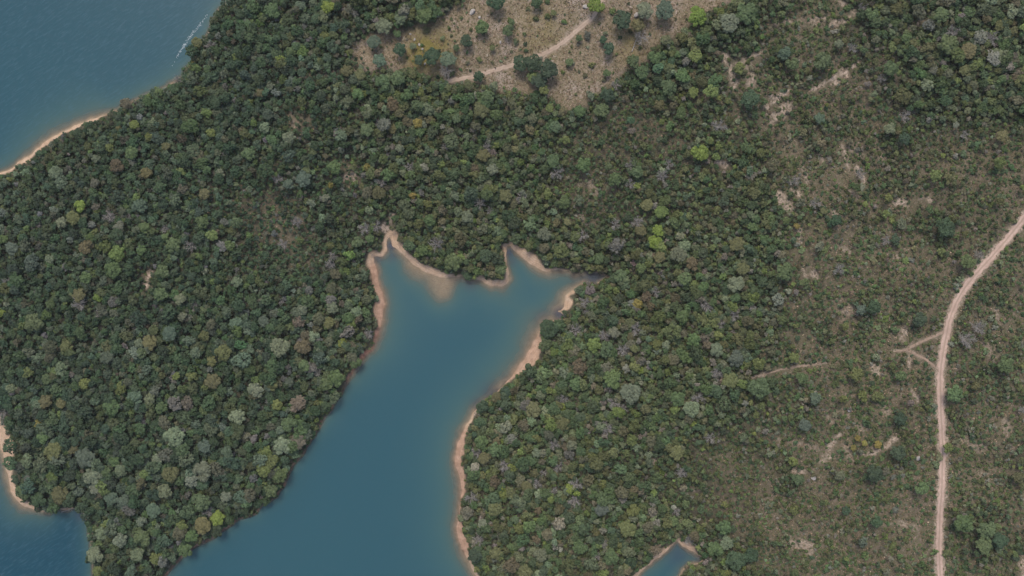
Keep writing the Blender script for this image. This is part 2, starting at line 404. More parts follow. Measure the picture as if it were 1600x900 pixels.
bmp.inputs['Distance'].default_value = 0.5
nt.links.new(n_spk, bmp.inputs['Height'])
nt.links.new(bmp.outputs[0], bsdf.inputs['Normal'])

# water: bottom shows through the shallows, suspended sediment near the shore, wind ripples in the open lake
M_WATER, nt, bsdf, out = new_mat('lake water')
g = NT(nt)
dp = g.attr('depth')
clarity = g.math('SUBTRACT', 1.0, g.math('POWER', 2.718, g.math('MULTIPLY', dp, -1.5)))
turb = g.math('POWER', 2.718, g.math('MULTIPLY', dp, -0.75))
deep = g.mix(g.attr('open'), (0.027, 0.084, 0.106), (0.012, 0.062, 0.088))
deep = g.mix(g.math('MULTIPLY', g.noise(0.012, 3, .5), .5), deep, (0.030, 0.092, 0.106))
deep = g.mix(g.attr('dark'), deep, (0.012, 0.056, 0.082))
wc = g.mix(g.math('MULTIPLY', g.math('POWER', 2.718, g.math('MULTIPLY', dp, -0.42)), .9), deep, (0.080, 0.150, 0.125))
wc = g.mix(g.math('POWER', turb, 3.0), wc, (0.27, 0.200, 0.140))
wc = g.mix(g.math('MULTIPLY', g.attr('silt'), .8), wc, (0.050, 0.058, 0.090))
vm = g.n('ShaderNodeMapping')
vm.vector_type = 'TEXTURE'
vm.inputs['Rotation'].default_value = (0, 0, math.radians(36))
vm.inputs['Scale'].default_value = (5.2, 1.05, 1)
nt.links.new(g.pos(), vm.inputs['Vector'])
rip = g.noise(1.0, 4, .6, vm.outputs[0], 0.4)
rip_c = g.math('MULTIPLY', g.ramp(rip, .46, .70), g.math('MULTIPLY', g.attr('open'), .33))
wc = g.mix(rip_c, wc, (0.055, 0.125, 0.165))
nt.links.new(wc, bsdf.inputs['Base Color'])
bsdf.inputs['Roughness'].default_value = 0.12
bsdf.inputs['IOR'].default_value = 1.33
bmp = g.n('ShaderNodeBump')
bmp.inputs['Distance'].default_value = 0.6
nt.links.new(g.math('ADD', g.math('MULTIPLY', g.attr('open'), 0.10), .03), bmp.inputs['Strength'])
nt.links.new(rip, bmp.inputs['Height'])
nt.links.new(bmp.outputs[0], bsdf.inputs['Normal'])
tr = g.n('ShaderNodeBsdfTransparent')
tr.inputs['Color'].default_value = (0.88, 0.93, 0.92, 1)
ms = g.n('ShaderNodeMixShader')
al = g.math('MAXIMUM', clarity, g.math('MULTIPLY', g.attr('silt'), .85))
nt.links.new(al, ms.inputs[0])
nt.links.new(tr.outputs[0], ms.inputs[1])
nt.links.new(bsdf.outputs[0], ms.inputs[2])
nt.links.new(ms.outputs[0], out.inputs['Surface'])

def soil_mat(name, a, b, rut):
    m, nt, bsdf, _ = new_mat(name)
    g = NT(nt)
    f, k = g.noise(0.9, 5, .7), g.noise(0.15, 3, .6)
    c = g.mix(g.ramp(f, .3, .7), a, b)
    c = g.mix(g.math('MULTIPLY', g.ramp(k, .4, .65), .45), c, [x * .78 for x in a])
    ac = g.math('ABSOLUTE', g.attr('across'))
    mid = g.math('MULTIPLY', g.ramp(ac, .30, .12), g.math('MULTIPLY', g.ramp(f, .2, .6), rut))
    edge = g.math('MULTIPLY', g.ramp(g.math('ADD', ac, g.math('MULTIPLY', f, .5)), .95, 1.35), .7)
    c = g.mix(mid, c, (0.21, 0.165, 0.115))
    c = g.mix(edge, c, (0.15, 0.12, 0.075))
    nt.links.new(c, bsdf.inputs['Base Color'])
    bsdf.inputs['Roughness'].default_value = 0.95
    bsdf.inputs['Specular IOR Level'].default_value = 0.1
    return m
M_ROAD = soil_mat('pink dirt road', (0.42, 0.300, 0.238), (0.53, 0.395, 0.322), .5)
M_TRACK = soil_mat('tan dirt track', (0.40, 0.30, 0.225), (0.50, 0.39, 0.30), .2)
M_PATH = soil_mat('brown footpath soil', (0.27, 0.195, 0.145), (0.37, 0.275, 0.21), .2)

def leaf_mat(name, attr):
    m, nt, bsdf, out = new_mat(name)
    g = NT(nt)
    if attr:
        base = g.mix(1.0, g.attr('leaf_colour', 'Color'), (1.36, 1.32, 1.28), 'MULTIPLY')
    else:
        oi = g.n('ShaderNodeObjectInfo')
        t = g.attr('leaf_shift')
        hsv = g.n('ShaderNodeHueSaturation')
        nt.links.new(oi.outputs['Color'], hsv.inputs['Color'])
        nt.links.new(t, hsv.inputs['Value'])
        base = g.mix(1.0, hsv.outputs[0], (1.32, 1.30, 1.26), 'MULTIPLY')
    nt.links.new(base, bsdf.inputs['Base Color'])
    bsdf.inputs['Roughness'].default_value = 0.75
    bsdf.inputs['Specular IOR Level'].default_value = 0.25
    tl = g.n('ShaderNodeBsdfTranslucent')                # leaves let some light through
    nt.links.new(base, tl.inputs['Color'])
    ms = g.n('ShaderNodeMixShader')
    ms.inputs[0].default_value = 0.22
    nt.links.new(bsdf.outputs[0], ms.inputs[1])
    nt.links.new(tl.outputs[0], ms.inputs[2])
    nt.links.new(ms.outputs[0], out.inputs['Surface'])
    return m
M_LEAF = leaf_mat('tree foliage', False)
M_MASS = leaf_mat('mixed foliage', True)

def plain(name, a, b, scale=2.0, rough=.9):
    m, nt, bsdf, _ = new_mat(name)
    g = NT(nt)
    tc = g.n('ShaderNodeTexCoord')
    c = g.mix(g.ramp(g.noise(scale, 4, .6, tc.outputs['Object']), .3, .7), a, b)
    nt.links.new(c, bsdf.inputs['Base Color'])
    bsdf.inputs['Roughness'].default_value = rough
    bsdf.inputs['Specular IOR Level'].default_value = 0.2
    return m
M_BARK = plain('grey brown bark', (0.10, 0.08, 0.06), (0.18, 0.15, 0.12))
M_DEAD = plain('bleached bare wood', (0.26, 0.243, 0.222), (0.39, 0.366, 0.335))
M_ROCK = plain('pale rock', (0.30, 0.27, 0.24), (0.45, 0.42, 0.385))
M_FOAM = plain('white foam', (0.32, 0.38, 0.40), (0.50, 0.55, 0.57))

# ------------------------------------------------------------------ mesh builders
def mesh_from(name, verts, faces_flat, fsize, mat, attrs=None, smooth_shade=False):
    """verts (n,3); faces_flat flat vertex indices, all faces with fsize corners"""
    me = bpy.data.meshes.new(name)
    verts = np.ascontiguousarray(verts, np.float32)
    idx = np.ascontiguousarray(faces_flat, np.int32)
    nf = len(idx) // fsize
    me.vertices.add(len(verts))
    me.vertices.foreach_set('co', verts.ravel())
    me.loops.add(len(idx))
    me.loops.foreach_set('vertex_index', idx)
    me.polygons.add(nf)
    me.polygons.foreach_set('loop_start', np.arange(0, nf * fsize, fsize, dtype=np.int32))
    me.update(calc_edges=True)
    me.polygons.foreach_set('use_smooth', np.full(nf, smooth_shade))
    for k, v in (attrs or {}).items():
        v = np.ascontiguousarray(v, np.float32)
        if v.ndim == 2:
            a = me.attributes.new(k, 'FLOAT_COLOR', 'POINT')
            a.data.foreach_set('color', v.ravel())
        else:
            a = me.attributes.new(k, 'FLOAT', 'POINT')
            a.data.foreach_set('value', v)
    me.materials.append(mat)
    me.validate()
    return me

def link(name, me, parent=None):
    o = bpy.data.objects.new(name, me)
    col.objects.link(o)
    if parent is not None:
        o.parent = parent
    return o

def tag(o, label=None, cat=None, group=None, kind=None):
    for k, v in (('label', label), ('category', cat), ('group', group), ('kind', kind)):
        if v:
            o[k] = v
    return o

# ------------------------------------------------------------------ ground, lake, roads
ny, nx = MX.shape
vid = np.arange(nx * ny).reshape(ny, nx)
quads = np.stack([vid[:-1, :-1], vid[:-1, 1:], vid[1:, 1:], vid[1:, :-1]], -1).reshape(-1, 4)
moss = np.clip(1.2 * blob(SPX, SPY, 672, 75, 22) + .9 * blob(SPX, SPY, 650, 88, 14) + .6 * blob(SPX, SPY, 985, 70, 18) + .5 * blob(SPX, SPY, 850, 45, 25), 0, 1) * (0.4 + fbm(MX, MY, 5, 33))
scrub_f = np.clip(np.maximum(scrub * (1 - .6 * woods), openp), 0, 1)
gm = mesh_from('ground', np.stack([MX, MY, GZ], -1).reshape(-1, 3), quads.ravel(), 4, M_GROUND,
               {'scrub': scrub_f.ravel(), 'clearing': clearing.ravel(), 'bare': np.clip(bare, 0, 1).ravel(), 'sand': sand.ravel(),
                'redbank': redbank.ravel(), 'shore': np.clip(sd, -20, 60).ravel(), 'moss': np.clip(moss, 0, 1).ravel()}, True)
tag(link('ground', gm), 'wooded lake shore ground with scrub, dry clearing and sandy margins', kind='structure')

sub = sd < 2.5
keep = sub[:-1, :-1] | sub[:-1, 1:] | sub[1:, 1:] | sub[1:, :-1]
wq = quads[keep.ravel()]
used = np.unique(wq)
remap = np.full(nx * ny, -1)
remap[used] = np.arange(len(used))
openw = np.clip(1 - smooth(200, 300, PX + 0.25 * (PY - 450)) * smooth(640, 560, 900 - PY + 0), 0, 1)
openw = np.where(inside(PX, PY, BAY), 0.12, np.where(inside(PX, PY, COVE), .3, 1.0)) + np.where(inside(PX, PY, BAY), 0.25 * smooth(420, 300, PX), 0)
openw = np.where(wet, openw, .3)
wv = np.stack([MX.ravel()[used], MY.ravel()[used], np.zeros(len(used))], -1)
wm = mesh_from('lake', wv, remap[wq].ravel(), 4, M_WATER,
               {'depth': depth.ravel()[used], 'silt': silt.ravel()[used], 'open': openw.ravel()[used], 'dark': inside(PX, PY, LAKE_SW).astype(float).ravel()[used]}, True)
tag(link('lake', wm), 'blue green lake water with silty shallows', kind='structure')

def catmull(pts, step):
    P = np.array([pts[0]] + list(pts) + [pts[-1]], float)
    out = []
    for i in range(1, len(P) - 2):
        a, b, c_, d = P[i - 1], P[i], P[i + 1], P[i + 2]
        n = max(2, int(np.linalg.norm(c_ - b) / step))
        for t in np.arange(n) / n:
            out.append(.5 * ((2 * b) + (-a + c_) * t + (2 * a - 5 * b + 4 * c_ - d) * t * t + (-a + 3 * b - 3 * c_ + d) * t ** 3))
    out.append(P[-2])
    return np.array(out)

def ribbon(name, line, w_px, mat, label, seed, taper=0.0):
    L = np.array(line, float)
    x, y = locate(L[:, 0], L[:, 1])
    c_ = catmull(list(zip(x, y)), .7)
    t = np.gradient(c_, axis=0)
    t /= np.linalg.norm(t, axis=1)[:, None] + 1e-9
    nrm = np.stack([-t[:, 1], t[:, 0]], -1)
    s = np.arange(len(c_)) * .7
    k = np.linspace(-1, 1, 9)
    half = w_px * S / 2
    wl_ = half * (0.78 + .5 * vnoise(s, s * 0, 2.2, seed) + .45 * (vnoise(s, s * 0, 1.1, seed + 1) - .4))
    wr_ = half * (0.78 + .5 * vnoise(s, s * 0, 2.2, seed + 2) + .45 * (vnoise(s, s * 0, 1.1, seed + 3) - .4))
    if taper:
        f = smooth(0, taper, s[::-1])
        wl_ *= .25 + .75 * f
        wr_ *= .25 + .75 * f
    off = np.where(k[None, :] < 0, k[None, :] * wl_[:, None], k[None, :] * wr_[:, None])
    vx = c_[:, 0:1] + nrm[:, 0:1] * off
    vy = c_[:, 1:2] + nrm[:, 1:2] * off
    vz = ground(vx, vy) + 0.07 - 0.03 * np.abs(k)[None, :]
    n, m = vx.shape
    ids = np.arange(n * m).reshape(n, m)
    q = np.stack([ids[:-1, :-1], ids[:-1, 1:], ids[1:, 1:], ids[1:, :-1]], -1).reshape(-1, 4)[:, ::-1]
    me = mesh_from(name, np.stack([vx, vy, vz], -1).reshape(-1, 3), q.ravel(), 4, mat, {'across': np.broadcast_to(k, (n, m)).ravel()}, True)
    return tag(link(name, me), label, kind='structure')

ribbon('dirt_road', DIRT_ROAD, 9.8, M_ROAD, 'pale pink dirt road running down through the scrub', 40)
ribbon('dirt_track', CLEARING_TRACK, 6.5, M_TRACK, 'tan dirt track crossing the dry grass clearing', 44)
for (line, w), lab in zip(FOOTPATHS, ('upper of two thin footpaths that fork off the dirt road', 'lower of two thin footpaths that fork off the dirt road', 'thin brown footpath in the scrub at the forest edge')):
    ribbon('footpath', line, w, M_PATH, lab, 50 + int(line[0][0]) % 7, 6.0)

# ------------------------------------------------------------------ foliage shapes
def unit_crown(rng, n, leaf, lobes=7, flat=0.75, fill=0.12, spread=.6, lump=(.34, .52)):
    """leaf clumps of a crown of radius 1 centred on the origin: (n,4,3) quads"""
    C, R = [np.array([0, 0, 0.12])], [0.62]
    for i in range(lobes):
        a = 2 * math.pi * (i + rng.uniform(-.35, .35)) / lobes
        e = rng.uniform(-.15, .75)
        rr = spread * rng.uniform(.75, 1.2)
        C.append(np.array([math.cos(a) * rr * math.cos(e * .9), math.sin(a) * rr * math.cos(e * .9), math.sin(e) * .55]))
        R.append(rng.uniform(*lump))
    C, R = np.array(C), np.array(R)
    pts, nrm = np.zeros((0, 3)), np.zeros((0, 3))
    while len(pts) < n:
        k = rng.choice(len(R), size=n * 3, p=R ** 2 / (R ** 2).sum())
        d = rng.normal(size=(n * 3, 3))
        d /= np.linalg.norm(d, axis=1)[:, None]
        flip = (d[:, 2] < 0) & (rng.random(n * 3) < .78)
        d[flip, 2] *= -1
        shell = np.where(rng.random(n * 3) < fill, rng.uniform(.5, .95, n * 3), rng.uniform(.9, 1.10, n * 3))
        p = C[k] + d * (R[k] * shell)[:, None]
        dist = np.linalg.norm(p[:, None, :] - C[None], axis=2) / R[None]
        dist[np.arange(len(k)), k] = 9
        ok = dist.min(1) > .86
        pts = np.concatenate([pts, p[ok]])
        nrm = np.concatenate([nrm, d[ok]])
    pts, nrm = pts[:n], nrm[:n]
    nrm = nrm + rng.normal(size=nrm.shape) * .42
    nrm[:, 2] += .25
    nrm /= np.linalg.norm(nrm, axis=1)[:, None]
    ref = rng.normal(size=nrm.shape)
    t = np.cross(nrm, ref)
    t /= np.linalg.norm(t, axis=1)[:, None] + 1e-9
    b = np.cross(nrm, t)
    s = leaf * rng.uniform(.6, 1.35, n)
    q = []
    for ux, uy in ((-1, -.55), (.55, -1), (1, .6), (-.6, 1)):
        q.append(pts + t * (s * ux * rng.uniform(.7, 1.2, n))[:, None] + b * (s * uy * rng.uniform(.7, 1.2, n))[:, None] + nrm * (s * rng.uniform(-.3, .15, n))[:, None])
    q = np.stack(q, 1)
    q[:, :, 2] *= flat
    return q

def tube(path, radii, sides=5):
    """tapered tube along a path -> verts, quads"""
    path = np.array(path, float)
    n = len(path)
    t = np.gradient(path, axis=0)
    t /= np.linalg.norm(t, axis=1)[:, None] + 1e-9
    ref = np.where(np.abs(t[:, 2:3]) > .9, np.array([[1.0, 0, 0]]), np.array([[0, 0, 1.0]]))
    u = np.cross(t, ref)
    u /= np.linalg.norm(u, axis=1)[:, None] + 1e-9
    v = np.cross(t, u)
    a = np.arange(sides) * 2 * math.pi / sides
    ring = path[:, None, :] + (np.cos(a)[None, :, None] * u[:, None, :] + np.sin(a)[None, :, None] * v[:, None, :]) * np.array(radii)[:, None, None]
    ids = np.arange(n * sides).reshape(n, sides)
    q = np.stack([ids[:-1], np.roll(ids[:-1], -1, 1), np.roll(ids[1:], -1, 1), ids[1:]], -1).reshape(-1, 4)
    return ring.reshape(-1, 3), q

class Tubes:
    def __init__(self):
        self.v, self.q, self.n = [], [], 0
    def add(self, path, radii, sides=5):
        v, q = tube(path, radii, sides)
        self.v.append(v)
        self.q.append(q + self.n)
        self.n += len(v)
    def mesh(self, name, mat):
        return mesh_from(name, np.concatenate(self.v), np.concatenate(self.q).ravel(), 4, mat, smooth_shade=True)

def limb_path(rng, p0, direction, length, n=5, wander=.18, lift=0.0):
    p = np.array(p0, float)
    d = np.array(direction, float)
    d /= np.linalg.norm(d)
    out = [p.copy()]
    for _ in range(n):
        d = d + rng.normal(size=3) * wander + np.array([0, 0, lift])
        d /= np.linalg.norm(d)
        p = p + d * length / n
        out.append(p.copy())
    return out

# broadleaf prototypes, built at crown radius 3 m; crown centre is 5.2 m up
R0, CZ0 = 3.0, 5.0
def broadleaf_proto(seed, kind):
    rng = np.random.default_rng(seed)
    par = {'round': dict(n=620, leaf=.105, lobes=9, flat=.80, spread=.66, lump=(.24, .46), fill=.18), 'lumpy': dict(n=640, leaf=.11, lobes=9, flat=.85, spread=.74, lump=(.2, .42), fill=.2),
           'wide': dict(n=620, leaf=.11, lobes=11, flat=.62, spread=.72, lump=(.2, .38)), 'airy': dict(n=430, leaf=.105, lobes=9, flat=.7, spread=.72, lump=(.2, .36), fill=.35)}[kind]
    q = unit_crown(rng, **par) * R0
    q[:, :, 2] += CZ0
    shift = np.repeat(rng.uniform(.78, 1.25, len(q)), 4)
    crown = mesh_from('crown_' + kind, q.reshape(-1, 3), np.arange(len(q) * 4), 4, M_LEAF, {'leaf_shift': shift})
    T = Tubes()
    top = np.array([rng.normal() * .3, rng.normal() * .3, CZ0 - .3])
    T.add([(0, 0, -.6), (0, 0, .3), tuple(top * .5 + [0, 0, .2]), tuple(top)], [.24, .19, .15, .10], 7)
    for i in range(7):
        a = 2 * math.pi * (i + rng.random() * .6) / 7
        z = rng.uniform(.45, .95)
        T.add(limb_path(rng, top * z, (math.cos(a), math.sin(a), rng.uniform(.4, 1.0)), rng.uniform(1.5, 2.4), 4, .2), [.085, .07, .055, .04, .02], 5)
    return crown, T.mesh('trunk_' + kind, M_BARK)

PROTOS = {'round': [broadleaf_proto(i, 'round') for i in (11, 12, 13, 14)], 'lumpy': [broadleaf_proto(i, 'lumpy') for i in (21, 22, 23, 24)],
          'wide': [broadleaf_proto(i, 'wide') for i in (31, 32, 33)], 'airy': [broadleaf_proto(i, 'airy') for i in (41, 42, 43)]}

def bare_proto(seed):
    """leafless tree: trunk mesh and a mesh of branches with fine twigs, crown radius 3 m"""
    rng = np.random.default_rng(seed)
    T = Tubes()
    T.add([(0, 0, -.6), (.05, 0, 1.2), (.1, .1, 2.6), (.12, .15, 3.6)], [.2, .17, .13, .08], 6)
    B = Tubes()
    nb = rng.integers(8, 12)
    for i in range(nb):
        a = 2 * math.pi * (i + rng.uniform(-.3, .3)) / nb
        e = rng.uniform(.25, 1.3)
        z = rng.uniform(2.0, 3.5)
        L = rng.uniform(2.2, 3.3)
        p = limb_path(rng, (.1, .1, z), (math.cos(a), math.sin(a), e), L, 6, .16)
        B.add(p, np.linspace(.10, .045, 7), 4)
        for j in range(2, 7):
            for s in range(rng.integers(2, 4)):
                d = np.array(p[j]) - np.array(p[j - 1])
                d /= np.linalg.norm(d)
                d = d + rng.normal(size=3) * .65 + [0, 0, .15]
                q = limb_path(rng, p[j], d, rng.uniform(.6, 1.5), 3, .25)
                B.add(q, [.046, .038, .032, .022], 3)
                for m in (1, 2, 3):
                    for _ in range(2):
                        B.add(limb_path(rng, q[m], d + rng.normal(size=3) * .8, rng.uniform(.3, .75), 2, .3), [.028, .024, .018], 3)
    return B.mesh('branches', M_DEAD), T.mesh('bare_trunk', M_DEAD)
BARE = [bare_proto(s) for s in (1, 2, 3, 4, 5)]

# ------------------------------------------------------------------ the trees one can point to (px, py, crown radius px, look)
# looks: L lime, Y yellow, P pale grey green, B bluish grey green, G fresh green, O olive, R rusty, D dark green, N pinkish brown, X leafless, W very pale
POINTED = """308,68,9,O 303,97,5,Y 250,144,6,G 211,196,8,L 307,197,4,L 331,209,7,L 235,215,6,L 391,158,5,L 185,200,5,O 338,163,10,D 328,70,8,X 278,125,7,X 240,193,6,P
513,13,10,K 425,18,12,G 600,42,12,P 664,27,12,G 627,31,10,P 508,57,7,L 440,95,6,K 456,82,8,G 652,193,8,Y 672,188,6,O 656,207,7,G 613,164,10,R 580,146,5,R 564,117,9,O 542,111,9,O 573,203,10,G 613,202,7,O
622,123,11,G 600,129,12,G 560,147,9,G 637,150,9,G 668,172,10,P 424,135,6,P 408,145,7,O 473,168,5,L 453,215,10,P 762,152,10,G 752,172,12,O 762,207,6,O 763,221,5,W 593,195,7,X 697,111,10,X
1090,27,14,K 1165,22,16,G 1140,36,14,P 1118,18,6,L 1003,113,10,G 1022,92,10,G 1045,137,12,G 1065,120,11,G 988,97,10,G 1083,145,8,L 905,175,9,G 940,172,11,G 948,150,11,D 885,219,6,L 1110,221,6,L 1170,157,14,D 1030,165,8,O
963,132,8,X 1003,58,11,X 1125,197,11,X 1225,85,10,B 1360,25,10,G 1470,25,11,G 1480,70,14,G 1510,80,13,O 1527,100,7,L 1507,111,9,O 1480,115,7,P 1582,50,7,O 1560,41,8,O 1595,98,6,G 1450,87,6,P 1285,97,13,G 1237,102,10,G
1388,202,9,P 1390,108,11,G 1565,213,9,O 1310,70,7,P 1333,75,8,X 1378,122,7,X 1490,50,10,X 1550,60,11,X 1415,181,9,X 1508,210,7,X 1280,185,8,B 1350,10,8,X
172,231,7,L 152,248,7,P 128,322,9,K 152,330,6,L 220,321,11,B 188,356,9,W 185,395,12,L 150,362,6,L 80,405,7,P 344,272,7,P 230,270,9,O 282,268,6,L 135,386,11,R 115,341,11,O 98,347,9,P 226,356,9,G 318,347,10,G 320,303,9,O
333,369,9,L 272,383,11,G 178,422,12,G 183,260,10,R 360,385,8,G 255,425,10,G 372,440,9,P 135,434,9,G 222,392,8,G 88,271,11,P 390,240,10,G 15,281,6,L 260,229,7,O 20,388,10,B 207,239,10,G
170,338,10,X 297,385,9,X 257,358,7,X 200,340,6,X 244,293,7,X 352,243,6,X 12,440,8,X 58,350,6,X
770,264,9,W 743,265,7,R 575,262,6,Y 517,290,5,Y 509,310,6,W 488,318,6,W 620,267,5,Y 712,306,6,P 730,338,10,P 672,344,9,G 560,379,9,G 578,373,7,G 650,369,6,G 660,391,9,G 592,301,10,O 510,4,8,G 523,262,10,G 451,288,8,B 475,280,12,B
645,305,5,Y 755,243,10,O 790,306,10,O 708,410,13,G 760,399,10,D 783,420,9,G 468,303,5,G 624,232,7,P 570,357,10,X 588,353,9,X 463,347,9,X 640,260,8,X 682,381,11,X 596,284,9,X 750,318,9,X 765,329,6,X 695,229,7,X 760,231,8,X 520,400,7,X 442,382,8,X 435,280,8,X 515,414,9,X
1093,241,13,K 1027,361,9,K 1023,378,10,K 1033,332,11,L 1030,402,9,O 1013,411,6,L 1017,400,6,P 1118,367,5,L 960,281,10,G 912,258,11,G 855,302,7,L 918,398,4,Y 835,341,6,G 970,431,10,G 1001,360,9,O 1097,299,5,L 1060,396,12,P 995,269,9,G 864,252,10,G 882,317,10,G 850,365,10,P
1150,382,11,O 1090,356,5,L 1010,320,10,O 955,385,6,P 935,404,9,G 1160,420,10,O 1150,443,13,P 1082,412,10,R 985,258,8,X 1035,275,10,X 815,308,9,X 910,369,10,X 962,351,9,X 996,347,10,X 985,287,8,X 870,270,11,X 1045,257,8,X
155,464,7,K 2,489,7,K 286,494,7,W 130,500,5,L 65,661,7,Y 372,649,12,W 274,682,15,W 334,649,7,L 176,636,12,G 134,598,9,L 62,563,5,P 20,606,8,P 72,627,10,O 97,630,8,O 303,588,7,L 333,595,12,O 397,606,9,W 168,558,10,B 350,551,12,O 235,535,11,O 220,537,8,P 265,521,12,B 320,525,8,O 283,467,9,P
252,460,10,G 124,461,10,O 55,504,13,G 105,541,9,O 277,587,6,L 331,564,8,O 370,505,10,B 193,605,7,L 212,620,11,B 235,622,9,P 253,636,9,G 75,593,8,G 382,547,7,P 123,476,11,X 305,473,7,X 155,490,7,X 5,646,9,X
557,487,9,W 473,484,8,W 490,524,9,W 438,543,14,P 535,535,6,K 515,505,10,O 412,502,9,B 467,631,13,N 444,622,6,L 452,661,12,G 402,610,10,W 453,597,8,B 425,600,10,O 477,570,9,G 480,523,9,R 454,511,6,G 514,524,5,W 467,503,9,N 521,481,10,P 552,505,8,L 475,543,12,R 501,543,7,P 433,632,9,L 525,591,13,G 510,600,10,G 556,566,9,G
775,620,9,O 753,635,10,D 791,612,9,D 575,522,9,X 495,577,7,X 457,670,7,X 440,470,6,X
879,636,6,K 1080,661,6,K 1000,579,6,K 996,475,8,Y 1043,472,5,L 1066,494,10,G 881,582,7,W 1050,563,10,R 1099,564,5,L 1121,523,7,L 1083,531,10,G 1118,545,11,P 1025,538,8,L 905,572,12,R 960,520,9,P 928,539,11,L 955,592,14,G 985,615,15,P 1010,464,9,R 1140,594,12,O 1185,605,15,G 1185,568,9,L 1150,561,12,B 880,662,11,O 833,640,12,O 1080,639,12,P 1058,622,11,G 900,600,10,G 857,515,14,D
900,517,11,X 945,525,10,X 975,548,11,X 993,515,10,X 915,472,10,X 918,486,8,X 1105,478,10,X 1148,493,9,X 1120,585,10,X 952,607,7,X 880,625,9,X 960,630,10,X 975,638,7,X 950,668,10,X 1090,622,10,X 1025,457,8,X 1175,480,7,X 1125,507,8,X
1365,480,11,D 1345,484,8,B 1240,559,8,L 1315,622,7,L 1347,619,7,L 1370,620,7,L 1253,590,9,G 1337,585,10,L 1407,588,8,G 1394,571,6,L 1369,559,6,P 1273,622,9,B 1257,663,10,B 1405,655,10,D 1490,615,12,G 1435,500,11,D 1320,510,6,L 1523,603,7,O 1570,570,12,G 1510,530,12,X 1530,511,11,X
320,697,10,B 247,717,8,W 180,720,8,G 135,714,15,B 165,736,9,G 190,735,10,P 146,744,13,W 150,762,9,W 300,750,10,W 85,704,14,O 115,700,9,O 70,682,10,G 320,734,15,P 268,741,12,O 260,767,12,P 355,775,9,W 317,782,14,G 175,777,11,B 195,784,11,B 240,797,12,B 222,813,8,W 190,842,11,W 225,838,13,G 317,820,14,O 341,809,11,K 285,822,9,L 150,865,13,P 155,890,9,L 160,833,11,P
215,866,11,P 245,871,10,L 40,767,12,G 62,779,12,D 95,772,13,O 84,743,9,L 290,858,11,G 300,836,10,G 325,800,9,X
415,705,10,L 442,696,13,W 466,689,12,N 424,720,11,L 412,735,11,L 438,741,12,G 424,766,10,G 787,761,5,K 755,818,8,W 752,690,10,G 775,702,11,G 757,716,10,O 747,888,7,L 773,751,9,R 742,868,12,D 730,800,10,N 775,864,10,O 775,794,12,O 790,728,11,X 745,708,9,X 737,779,11,X 747,844,9,X
884,684,6,W 893,695,8,P 890,763,7,K 901,770,6,K 890,742,6,O 942,755,6,L 822,760,9,O 812,825,8,L 980,825,13,O 1052,813,8,G 1092,825,6,L 1057,707,11,O 990,797,10,L 940,796,11,B 988,808,7,P 1150,873,16,D 1116,855,12,G 1172,868,12,D 1135,848,10,P 840,707,8,W 1130,823,11,G 955,871,11,G 905,855,11,G 845,865,10,P 820,893,11,O
865,770,9,X 900,758,10,X 872,730,9,X 840,755,9,X 1065,740,9,X 898,783,10,X 850,740,7,X 930,870,8,X 1057,800,7,X 865,695,9,X 1077,843,8,X 948,675,7,X 1110,685,9,X
1503,815,14,G 1540,828,13,G 1536,851,13,G 1560,843,12,D 1312,742,8,P 1238,721,7,L 1247,748,9,G 1240,797,7,L 1320,797,7,D 1345,845,7,B 1368,815,9,D 1400,707,12,D 1365,740,13,D 1440,763,10,G 1590,745,9,O 1480,700,7,L
1205,340,6,G 1278,385,7,W 1385,310,7,L 1383,335,6,L 1408,350,6,P 1460,275,9,L 1483,277,7,O 1468,393,7,L 1560,255,9,L 1560,315,7,O 1305,345,9,D 1475,355,15,D 1398,375,7,D 1510,410,11,G 1225,425,13,G 1250,317,7,P 1345,272,8,X 1275,317,9,X 1312,420,9,X 1243,282,8,X 1385,375,7,X 1530,398,7,X"""
# shrubs and small trees standing free in the clearing and along the scrub
SHRUBS = """585,67,11,B 625,77,10,D 593,95,10,B 655,95,8,D 676,88,13,D 700,93,12,B 728,65,9,D 793,48,9,G 753,43,10,G 838,5,9,D 773,4,14,D 621,54,6,G 930,10,12,K 973,33,15,D 995,40,11,O 1038,17,14,B 1006,16,13,P 814,99,12,D 834,98,13,D 855,108,15,D 833,120,9,L
843,128,12,D 942,63,6,D 952,76,9,D 890,98,6,G 800,35,5,G 865,20,5,O 905,60,5,G 770,75,5,O 645,72,5,P 713,75,5,G 1340,685,5,Y 1333,700,5,Y 1350,692,5,Y 1371,695,6,Y 732,432,7,D 726,427,5,D 1244,353,5,Y 1287,330,6,O 748,120,8,D 948,115,6,G"""

LOOK = {'K': ((0.135, 0.182, 0.045), 'bright lime'), 'L': ((0.112, 0.140, 0.050), 'yellowish green'), 'Y': ((0.175, 0.155, 0.048), 'mustard yellow'), 'P': ((0.125, 0.148, 0.092), 'greyish green'), 'B': ((0.080, 0.108, 0.076), 'bluish green'),
        'G': ((0.084, 0.122, 0.054), 'fresh green'), 'O': ((0.108, 0.112, 0.052), 'olive'), 'R': ((0.098, 0.086, 0.052), 'rusty brown'), 'D': ((0.046, 0.074, 0.042), 'dark green'),
        'N': ((0.135, 0.116, 0.088), 'pinkish brown'), 'W': ((0.140, 0.165, 0.110), 'pale silvery'), 'X': (None, 'leafless grey')}

